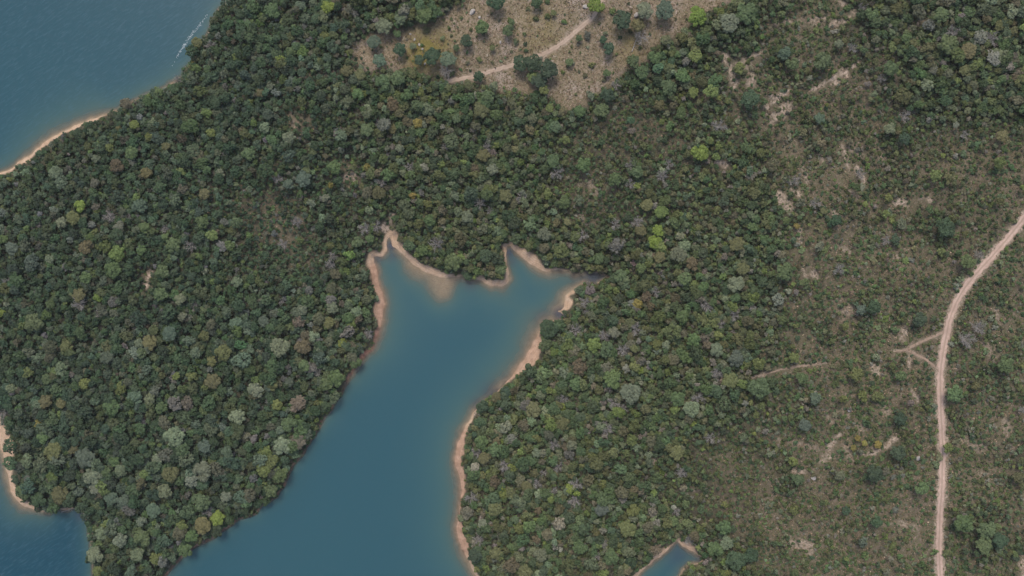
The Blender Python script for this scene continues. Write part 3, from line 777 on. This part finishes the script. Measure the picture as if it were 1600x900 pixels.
MARKS = [('the upper inlet tip', 609, 371), ('the second inlet tip', 795, 386), ('the muddy inlet corner', 938, 434), ('the white foam streak', 293, 62), ('the top corner beach', 60, 228),
         ('the bottom left cove', 128, 800), ('the bottom left beach', 8, 705), ('the small bottom inlet', 1058, 848), ('the dirt road fork', 1468, 550), ('the dirt road bend', 1555, 395), ('the lower dirt road', 1469, 780),
         ('the dry clearing', 800, 60), ('the bare brown spot', 232, 435), ('the sandy bar', 690, 440), ('the eroded pink beach', 722, 845), ('the orange bank', 830, 555), ('the brushy open patch', 430, 345), ('the thin scrub footpath', 1240, 575),
         ('the eroded pale scar', 1310, 120), ('the dark wooded corner', 1520, 60), ('the peninsula bay shore', 500, 665), ('the red bank', 345, 830), ('the bay head beach', 595, 470), ('the right edge path', 1598, 880),
         ('the brown patch', 545, 265), ('the scrubby middle patch', 915, 290), ('the scrub gully', 1210, 165), ('the lake bend shore', 265, 135), ('the top track end', 928, 24), ('the bay mouth shore', 735, 885)]
used_labels = set()
def direction(dx, dy):
    a = math.degrees(math.atan2(-dy, dx)) % 360
    return ['right of', 'upper right of', 'above', 'upper left of', 'left of', 'lower left of', 'below', 'lower right of'][int((a + 22.5) // 45) % 8]
def make_label(px, py, r, look, noun):
    size = 'small' if r < 7 else ('broad' if r > 11.5 else 'medium')
    base = f'{size} {LOOK[look][1]} {noun}'
    marks = sorted(MARKS, key=lambda m: math.hypot(px - m[1], py - m[2]))
    for rank in range(8):
        n, mx, my = marks[rank]
        d = math.hypot(px - mx, py - my)
        far = 'beside and just' if d < 28 else 'close' if d < 60 else 'a short way' if d < 100 else 'some way' if d < 150 else 'well' if d < 210 else 'far'
        lab = f'{base} {far} {direction(px - mx, py - my)} {n}'
        if lab not in used_labels:
            used_labels.add(lab)
            return lab
    k = 0
    while True:
        lab = f'{base} between {marks[k][0]} and {marks[k + 1][0]}'
        if lab not in used_labels:
            used_labels.add(lab)
            return lab
        k += 1

def jitter_colour(c_, rng, a=.14):
    v = 1 + rng.uniform(-a, a)
    return tuple(max(.01, x * v * (1 + rng.uniform(-a * .5, a * .5))) for x in c_)

occupied = []           # (x, y, radius m) of every tree already standing
rngT = np.random.default_rng(77)

def parse(s):
    out = []
    for t in s.split():
        a = t.split(',')
        out.append((float(a[0]), float(a[1]), float(a[2]), a[3]))
    return out

first = {}
def place_part(name, me, root, colour=None):
    o = bpy.data.objects.new(name, me)
    if colour is not None:
        o.color = (*colour, 1)
    col.objects.link(o)
    o.parent = root
    return o

def plant(px, py, r, look, name, noun, cat, group, low=False):
    rm = r * S
    sc = rm / R0
    zs = sc ** .6 if not low else sc * .75
    up = CZ0 * zs * .9
    x, y = locate(px, py, up)
    x, y = float(x), float(y)
    z = float(ground(x, y))
    root = bpy.data.objects.new(name, None)
    root.empty_display_size = .5
    col.objects.link(root)
    root.location = (x, y, max(z, 0.0))
    root.rotation_euler = (0, 0, rngT.uniform(0, 6.28))
    root.scale = (sc, sc, zs)
    tag(root, make_label(px, py, r, look, noun), cat, group)
    if look == 'X':
        b, t = BARE[rngT.integers(len(BARE))]
        place_part('branches', b, root)
        place_part('trunk', t, root)
    else:
        kind = {'W': 'lumpy', 'P': 'round', 'N': 'airy', 'R': 'airy', 'Y': 'round', 'L': 'lumpy', 'K': 'lumpy', 'B': 'wide', 'D': 'round', 'G': 'lumpy', 'O': 'wide'}[look]
        if rngT.random() < .3:
            kind = ('round', 'lumpy', 'wide')[rngT.integers(3)]
        c_, t = PROTOS[kind][rngT.integers(len(PROTOS[kind]))]
        place_part('crown', c_, root, jitter_colour(LOOK[look][0], rngT))
        place_part('trunk', t, root)
    occupied.append((x, y, rm))
    return root

trees = parse(POINTED)
living = sorted([t for t in trees if t[3] != 'X'], key=lambda t: -t[2])
extra = living[300:]                                    # the smallest join the forest mass
for t in living[:300]:
    plant(*t, 'broadleaf_tree', 'tree', 'tree', 'single trees that stand out in the canopy')
for t in [t for t in trees if t[3] == 'X']:
    plant(*t, 'bare_tree', 'tree', 'bare tree', 'leafless grey trees among the green canopy')
for t in parse(SHRUBS):
    plant(*t, 'shrub', 'shrub', 'shrub', 'shrubs standing free on open ground', low=True)

# ------------------------------------------------------------------ forest mass and undergrowth
PAL = np.array([(0.054, 0.078, 0.044), (0.064, 0.092, 0.048), (0.075, 0.104, 0.050), (0.092, 0.104, 0.050), (0.105, 0.124, 0.078), (0.068, 0.094, 0.060), (0.104, 0.098, 0.062), (0.118, 0.110, 0.078), (0.112, 0.140, 0.052), (0.140, 0.165, 0.110), (0.150, 0.140, 0.125)])
PW = np.array([.16, .18, .17, .17, .10, .08, .06, .03, .05, .02, .035])

def dart(n_try, rad_f, prob_f, sep, seed, start=()):
    """variable-radius dart throwing over the frame plus a margin; returns x, y, r"""
    rng = np.random.default_rng(seed)
    X = rng.uniform(-372, 372, n_try)
    Y = rng.uniform(-245, 245, n_try)
    P = prob_f(X, Y)
    Rr = rad_f(X, Y, rng)
    ok = rng.random(n_try) < P
    X, Y, Rr = X[ok], Y[ok], Rr[ok]
    Sp = np.minimum(Rr * (1 + 2.6 * (1 - P[ok]) ** 1.3), max(Rr.max(), 5.0))
    cell = 6.0
    grid = {}
    for x, y, r in start:
        grid.setdefault((int(x // cell), int(y // cell)), []).append((x, y, r))
    out = []
    for x, y, r, sp in zip(X.tolist(), Y.tolist(), Rr.tolist(), Sp.tolist()):
        ci, cj = int(x // cell), int(y // cell)
        good = True
        for a in (ci - 1, ci, ci + 1):
            for b in (cj - 1, cj, cj + 1):
                for (u, v, w) in grid.get((a, b), ()):
                    if (u - x) ** 2 + (v - y) ** 2 < (sep * (sp + w)) ** 2:
                        good = False
                        break
                if not good:
                    break
            if not good:
                break
        if good:
            grid.setdefault((ci, cj), []).append((x, y, sp))
            out.append((x, y, r))
    return np.array(out)

LIFT = 4.2
def fields(X, Y):
    px, py = seen_px(X, Y)
    return px, py, sample(scrub, X, Y), sample(openp, X, Y), sample(clearing, X, Y), sample(bare, X, Y), sample(sd, X, Y), sample(shore_w, X, Y), sample(woods, X, Y)

SIZE = [(70, 720, 3.1), (250, 780, 3.2), (430, 700, 3.1), (200, 600, 2.5), (420, 540, 2.9), (100, 450, 2.35), (300, 400, 2.3), (150, 300, 2.1), (300, 150, 2.1), (400, 60, 2.5), (560, 60, 2.7), (600, 150, 2.7), (680, 250, 2.3),
        (500, 250, 2.2), (450, 350, 1.7), (640, 330, 2.2), (760, 350, 2.3), (860, 250, 2.1), (950, 200, 2.0), (1050, 120, 2.6), (1150, 40, 2.8), (1080, 280, 2.2), (1120, 400, 2.2), (980, 560, 2.6), (850, 640, 2.7), (800, 800, 2.6),
        (1100, 560, 2.4), (950, 800, 2.5), (1150, 800, 2.1), (1300, 50, 2.4), (1500, 90, 2.7), (1400, 300, 1.9), (1300, 500, 1.6), (1300, 750, 1.7), (1540, 700, 1.7), (1550, 500, 1.8), (1530, 840, 2.5)]
def tree_rad(X, Y, rng):
    px, py, sc, op, cl, ba, s, w, wd = fields(X, Y)
    r = idw(px, py, SIZE, 2.0) * .60 * np.exp(rng.normal(size=X.shape) * .42)
    r = r * (1 - .42 * np.clip(sc * (1 - .7 * wd) + op, 0, 1))
    return np.clip(r, .7, 3.6)
def tree_prob(X, Y):
    px, py, sc, op, cl, ba, s, w, wd = fields(X, Y)
    k = 1 / (1 - 4.0 / H)
    px2, py2, _, _, cl2, ba2, s2, w2, _ = fields(X * k, Y * k)
    n, n2 = fbm(X, Y, 10, 61), fbm(X, Y, 40, 62)
    p = 1 - sc * np.clip(.97 - .9 * smooth(.49, .72, n * .6 + n2 * .4) - .85 * wd, 0, 1) - op * .95
    p = np.clip(p, 0, 1)
    p *= 1 - np.clip(np.maximum(cl, cl2) * 1.15, 0, 1)
    p *= 1 - np.clip(np.maximum(sample(bare_wide, X, Y), sample(bare_wide, X * k, Y * k)) * 1.6, 0, 1)
    p *= smooth(w + 1.5, w + 6.0, s) * smooth(w2 + .5, w2 + 4.0, s2)
    p *= (np.minimum(sample(road_d, X, Y), sample(road_d, X * k, Y * k)) > 10.5) & (sample(path_d, X, Y) > 8) & (sample(track_d, X, Y) > 8)
    return np.clip(p, 0, 1)
forest = dart(275000, tree_rad, tree_prob, .50, 5, occupied)

class Mass:
    """merges many plants into one mesh: leaf quads with a colour each, trunks as thin cones"""
    def __init__(self):
        self.v, self.c = [], []
    def add(self, q, colour):
        self.v.append(q.astype(np.float32))
        self.c.append(colour.astype(np.float32))
    def build(self, name, mat):
        v = np.concatenate(self.v).reshape(-1, 3)
        c_ = np.concatenate(self.c)
        c4 = np.concatenate([np.repeat(c_, 4, 0), np.ones((len(c_) * 4, 1), np.float32)], 1)
        return mesh_from(name, v, np.arange(len(v)), 4, mat, {'leaf_colour': c4})

def crowd(mass, xyr, units, colours, rng, cz, flat_rng, trunk=True, leafjit=.22):
    zz = ground(xyr[:, 0], xyr[:, 1])
    for i in range(len(xyr)):
        x, y, r = xyr[i]
        u = units[rng.integers(len(units))]
        a = rng.uniform(0, 6.283)
        ca, sa = math.cos(a), math.sin(a)
        ex = rng.uniform(.72, 1.35)
        q = np.empty_like(u)
        q[..., 0] = (u[..., 0] * ca * ex - u[..., 1] * sa) * r + x
        q[..., 1] = (u[..., 0] * sa * ex + u[..., 1] * ca) * r + y
        h = cz(r, rng)
        q[..., 2] = u[..., 2] * r * rng.uniform(*flat_rng) + zz[i] + h
        n = len(u)
        colr = colours[i][None, :] * rng.uniform(1 - leafjit, 1 + leafjit, n)[:, None]
        mass.add(q, colr)
        if trunk:
            t = .05 * r
            b = np.array([(-1, 0), (0, -1), (1, 0), (0, 1)]) * t
            tq = np.zeros((4, 4, 3))
            for k in range(4):
                p0, p1 = b[k], b[(k + 1) % 4]
                tq[k] = [(x + p0[0], y + p0[1], zz[i] - .3), (x + p1[0], y + p1[1], zz[i] - .3), (x + p1[0] * .5, y + p1[1] * .5, zz[i] + h), (x + p0[0] * .5, y + p0[1] * .5, zz[i] + h)]
            mass.add(tq, np.tile(np.array([[.12, .10, .08]]), (4, 1)))

def pick_colours(x, y, rng, scr):
    n = len(x)
    w = np.tile(PW, (n, 1))
    warm, cool = fbm(x, y, 45, 71), fbm(x, y, 30, 72)
    px, py = seen_px(x, y)
    w[:, [3, 6, 7, 10]] *= (0.35 + 2.2 * warm)[:, None] * (1 + .9 * scr)[:, None]
    w[:, [4, 5, 9]] *= (0.3 + 2.0 * cool)[:, None]
    w[:, [3, 6, 7, 10]] *= (1 - .55 * smooth(650, 420, px))[:, None]
    w[:, [0, 5]] *= (1 + .6 * smooth(700, 200, px))[:, None]
    cum = np.cumsum(w / w.sum(1, keepdims=True), 1)
    k = (rng.random(n)[:, None] > cum).sum(1).clip(0, len(PAL) - 1)
    v = np.exp(rng.normal(size=n) * .16)
    v *= (.80 + .40 * fbm(x, y, 16, 73))                # stands of one kind
    v *= 1 - .16 * smooth(650, 420, px)                 # the peninsula carries a darker kind of woodland
    return PAL[k] * (np.array([[.98, 1.03, .92]]) + smooth(700, 400, px)[:, None] * np.array([[-.07, 0, .12]])) * v[:, None] * (1 + rng.normal(size=(n, 3)) * .05)

rngF = np.random.default_rng(99)
U_BIG = [unit_crown(np.random.default_rng(200 + i), 340, .125, lobes=int(7 + i % 5), flat=.78, spread=.68 + .05 * (i % 3), lump=(.22, .44), fill=.2) for i in range(14)]
U_MID = [unit_crown(np.random.default_rng(300 + i), 210, .155, lobes=int(6 + i % 4), flat=.8, spread=.68 + .05 * (i % 3), lump=(.22, .44), fill=.2) for i in range(14)]
U_SML = [unit_crown(np.random.default_rng(400 + i), 90, .23, lobes=int(4 + i % 3), flat=.8, fill=.2) for i in range(10)]
FM = Mass()
fc = pick_colours(forest[:, 0], forest[:, 1], rngF, sample(scrub, forest[:, 0], forest[:, 1]))
cz = lambda r, rng: 1.0 + 1.35 * r + rng.uniform(-1.0, 1.3)
for lo, hi, U in ((2.2, 9, U_BIG), (1.45, 2.2, U_MID), (0, 1.45, U_SML)):
    m = (forest[:, 2] >= lo) & (forest[:, 2] < hi)
    crowd(FM, forest[m], U, fc[m], rngF, cz, (.95, 1.45))
if extra:
    ex = np.array([[*locate(t[0], t[1], 3.5), t[2] * S] for t in extra])
    crowd(FM, ex, U_MID, np.array([jitter_colour(LOOK[t[3]][0], rngT) for t in extra]), rngF, cz, (.95, 1.45))
tag(link('forest', FM.build('forest', M_MASS)), 'dense mixed green canopy covering the land around the bay', kind='stuff')

# low shrubs: scrub, clearing edge and forest gaps
def shr_rad(X, Y, rng):
    return np.clip(.78 * np.exp(rng.normal(size=X.shape) * .42), .35, 1.9)
def shr_prob(X, Y):
    px, py, sc, op, cl, ba, s, w, wd = fields(X, Y)
    n = fbm(X, Y, 7, 81)
    n2 = fbm(X, Y, 22, 82)
    p = np.where(np.clip(sc + op, 0, 1) > .38, np.clip(.84 + (n - .48) * 3.0 + (n2 - .5) * 1.2, 0.06, .95), .9)
    p = np.where(cl > .4, .03 + .30 * smooth(.55, .75, n), p)
    p *= 1 - np.clip(ba * 1.0, 0, .9)
    p *= (s > w + 1.0) & (sample(road_d, X, Y) > 6.4 + 2 * n) & (sample(path_d, X, Y) > 3.0) & (sample(track_d, X, Y) > 4.5)
    return np.clip(p, 0, 1)
shr = dart(217000, shr_rad, shr_prob, .62, 6)
UM = Mass()
U_SHR = [unit_crown(np.random.default_rng(500 + i), 44, .33, lobes=4, flat=.8, fill=.3) for i in range(12)]
sc_ = pick_colours(shr[:, 0], shr[:, 1], rngF, np.full(len(shr), 2.6)) * np.array([.90, .98, .90])
crowd(UM, shr, U_SHR, sc_, rngF, lambda r, rng: .45 * r, (.7, 1.1), trunk=False, leafjit=.28)
tag(link('undergrowth', UM.build('undergrowth', M_MASS)), 'low mixed shrubs covering the scrub and forest gaps', kind='stuff')

# dry grass tufts
def tufts(n, seed):
    rng = np.random.default_rng(seed)
    X, Y = rng.uniform(-340, 340, n), rng.uniform(-212, 212, n)
    px, py, sc, op, cl, ba, s, w, wd = fields(X, Y)
    p = np.clip(np.maximum.reduce([cl * .9, sc * .75 * (1 - wd), op * .7]), 0, 1) * (1 - .8 * ba) * (s > w + 1) * (sample(road_d, X, Y) > 5.6) * (sample(track_d, X, Y) > 3.2)
    ok = rng.random(n) < p * (.35 + .9 * fbm(X, Y, 4, 91))
    X, Y = X[ok], Y[ok]
    n = len(X)
    Z = ground(X, Y)
    pal = np.array([(.25, .185, .125), (.20, .15, .10), (.155, .13, .075), (.12, .12, .055), (.34, .27, .20), (.19, .14, .10)])
    C = pal[rng.choice(6, n, p=[.24, .24, .2, .16, .06, .10])]
    M = Mass()
    for b in range(3):
        a = rng.uniform(0, 6.283, n)
        t = np.stack([np.cos(a), np.sin(a), np.zeros(n)], -1)
        lean = np.stack([np.cos(a + 1.57), np.sin(a + 1.57), np.zeros(n)], -1) * rng.uniform(.2, .7, n)[:, None]
        h = rng.uniform(.2, .55, n)[:, None]
        wd_ = rng.uniform(.15, .38, n)[:, None]
        base = np.stack([X, Y, Z - .03], -1) + rng.normal(size=(n, 3)) * [.25, .25, 0]
        up = np.array([0, 0, 1.0])
        q = np.stack([base - t * wd_ * .7, base + t * wd_ * .7, base + t * wd_ + lean * h * 1.5 + up * h, base - t * wd_ * .8 + lean * h * 1.7 + up * h * .85], 1)
        M.add(q, C * rng.uniform(.75, 1.25, n)[:, None])
    return M
tag(link('dry_grass', tufts(205000, 8).build('dry_grass', M_MASS)), 'dry tan grass tufts over the clearing and scrub', kind='stuff')

# ------------------------------------------------------------------ rocks, fallen trunks, foam
def rock_mesh(seed):
    rng = np.random.default_rng(seed)
    n, m = 10, 7
    v = []
    for j in range(m + 1):
        th = math.pi * j / m
        for i in range(n):
            ph = 2 * math.pi * i / n
            d = np.array([math.sin(th) * math.cos(ph), math.sin(th) * math.sin(ph), math.cos(th)])
            v.append(d)
    v = np.array(v)
    amp = np.ones(len(v))
    for _ in range(7):
        k = rng.normal(size=3)
        k /= np.linalg.norm(k)
        cut = rng.uniform(.55, .85)
        dd = v @ k
        amp = np.where(dd * amp > cut, cut / np.maximum(dd, 1e-3), amp)
    v = v * amp[:, None] * [1.1, .85, .6]
    ids = np.arange(n * (m + 1)).reshape(m + 1, n)
    q = np.stack([ids[:-1], ids[1:], np.roll(ids[1:], -1, 1), np.roll(ids[:-1], -1, 1)], -1).reshape(-1, 4)
    return mesh_from('rock', v, q.ravel(), 4, M_ROCK)
RK = [rock_mesh(s) for s in range(5)]
ROCKS = [(1270, 747, 4.2, 'white boulder standing in scrub below the forest edge'), (1434, 716, 4.0, 'pale boulder among dark shrubs left of the lower dirt road'), (1326, 640, 4.2, 'white boulder in the middle of the scrub'),
         (738, 19, 5.0, 'large white boulder at the forest edge of the clearing'), (749, 27, 2.6, 'smaller white rock beside the large clearing boulder'), (914, 11, 4.0, 'pale rock beside the bright green shrub at the top track end'),
         (994, 24, 4.4, 'pale flat rock between the dark shrubs of the clearing'), (641, 53, 2.0, 'topmost pale stone of the row across the mossy patch'), (648, 62, 2.2, 'second pale stone of the row across the mossy patch'),
         (655, 70, 2.6, 'third pale stone of the row across the mossy patch'), (660, 77, 2.0, 'lowest pale stone of the row across the mossy patch'), (664, 100, 2.2, 'lone pale stone under the dark shrub pair in the clearing'),
         (1221, 762, 2.0, 'small white stone in scrub right of the forest'), (782, 66, 2.4, 'small pale rock on the dry grass above the track')]
for i, (px, py, r, lab) in enumerate(ROCKS):
    x, y = locate(px, py)
    o = link('rock', RK[i % 5])
    s = r * S
    o.location = (float(x), float(y), float(ground(x, y)) + s * .2)
    o.scale = (s, s, s)
    o.rotation_euler = (0, 0, i * 1.3)
    tag(o, lab, 'rock', 'pale rocks in the clearing and scrub')

for px, py, ang, L, lab in [(107, 795, 25, 8.0, 'bleached fallen trunk lying on the bottom left cove shore'), (1086, 851, -50, 6.5, 'pale fallen trunk on the bank of the small bottom inlet'), (992, 70, 65, 8.0, 'bleached fallen tree lying in the lower part of the clearing')]:
    rng = np.random.default_rng(int(px))
    T = Tubes()
    p = limb_path(rng, (-L / 2, 0, .25), (1, 0, .02), L, 6, .06)
    T.add(p, np.linspace(.26, .09, 7), 6)
    for j in range(2, 7):
        for sgn in (-1, 1):
            T.add(limb_path(rng, p[j], (1, sgn * rng.uniform(.6, 1.2), .35), rng.uniform(1.2, 2.4), 4, .2), [.08, .065, .05, .035, .02], 4)
    o = link('fallen_trunk', T.mesh('fallen_trunk', M_DEAD))
    x, y = locate(px, py)
    o.location = (float(x), float(y), max(float(ground(x, y)), 0) + .05)
    o.rotation_euler = (0, 0, math.radians(ang))
    tag(o, lab, 'fallen tree', 'fallen trunks')

rng = np.random.default_rng(5)
FL = catmull([(326, 21), (318, 32), (306, 46), (298, 56), (290, 68), (282, 80), (275, 92), (268, 108), (264, 120)], .6)
n = 900
t = rng.beta(1.5, 2.0, n)
idx = (t * (len(FL) - 1)).astype(int)
wid = np.interp(t, [0, .25, .5, .62, 1], [1.0, 1.3, 1.7, .9, 1.6])
keepf = rng.random(n) < np.interp(t, [0, .1, .3, .6, .7, 1], [.07, .14, .20, .34, .08, .05])
P = FL[idx] + rng.normal(size=(n, 2)) * wid[:, None] * .8
P = P[keepf]
fx, fy = (P[:, 0] - 800) * S, (450 - P[:, 1]) * S
n = len(fx)
s = rng.uniform(.06, .22, n)
a = rng.uniform(0, 6.28, n)
q = np.zeros((n, 4, 3))
for k in range(4):
    rr = s * rng.uniform(.6, 1.5, n)
    q[:, k, 0] = fx + np.cos(a + k * 1.57) * rr
    q[:, k, 1] = fy + np.sin(a + k * 1.57) * rr
    q[:, k, 2] = .035 + .004 * (np.arange(n) % 7)
tag(link('foam', mesh_from('foam', q.reshape(-1, 3), np.arange(n * 4), 4, M_FOAM)), 'thin streak of white foam drifting on the open lake', kind='stuff')
# ------------------------------------------------------------------ the air between the camera and the ground
hv = bpy.data.materials.new('haze air')
hv.use_nodes = True
hn = hv.node_tree
hn.nodes.clear()
ho = hn.nodes.new('ShaderNodeOutputMaterial')
hp = hn.nodes.new('ShaderNodeVolumePrincipled')
hp.inputs['Color'].default_value = (.92, .96, 1, 1)
hp.inputs['Density'].default_value = 0.00005
hn.links.new(hp.outputs[0], ho.inputs['Volume'])
z0, z1, ex_ = float(GZ.min()) - 1.0, H + 5, float(max(GX[-1], GY[-1])) * 1.03
vv = [(x, y, z) for z in (z0, z1) for y in (-ex_, ex_) for x in (-ex_, ex_)]
hm = bpy.data.meshes.new('haze')
hm.from_pydata(vv, [], [(0, 2, 3, 1), (4, 5, 7, 6), (0, 1, 5, 4), (2, 6, 7, 3), (0, 4, 6, 2), (1, 3, 7, 5)])
hm.materials.append(hv)
tag(link('haze', hm), 'thin pale haze in the air over the lake and woods', kind='stuff')
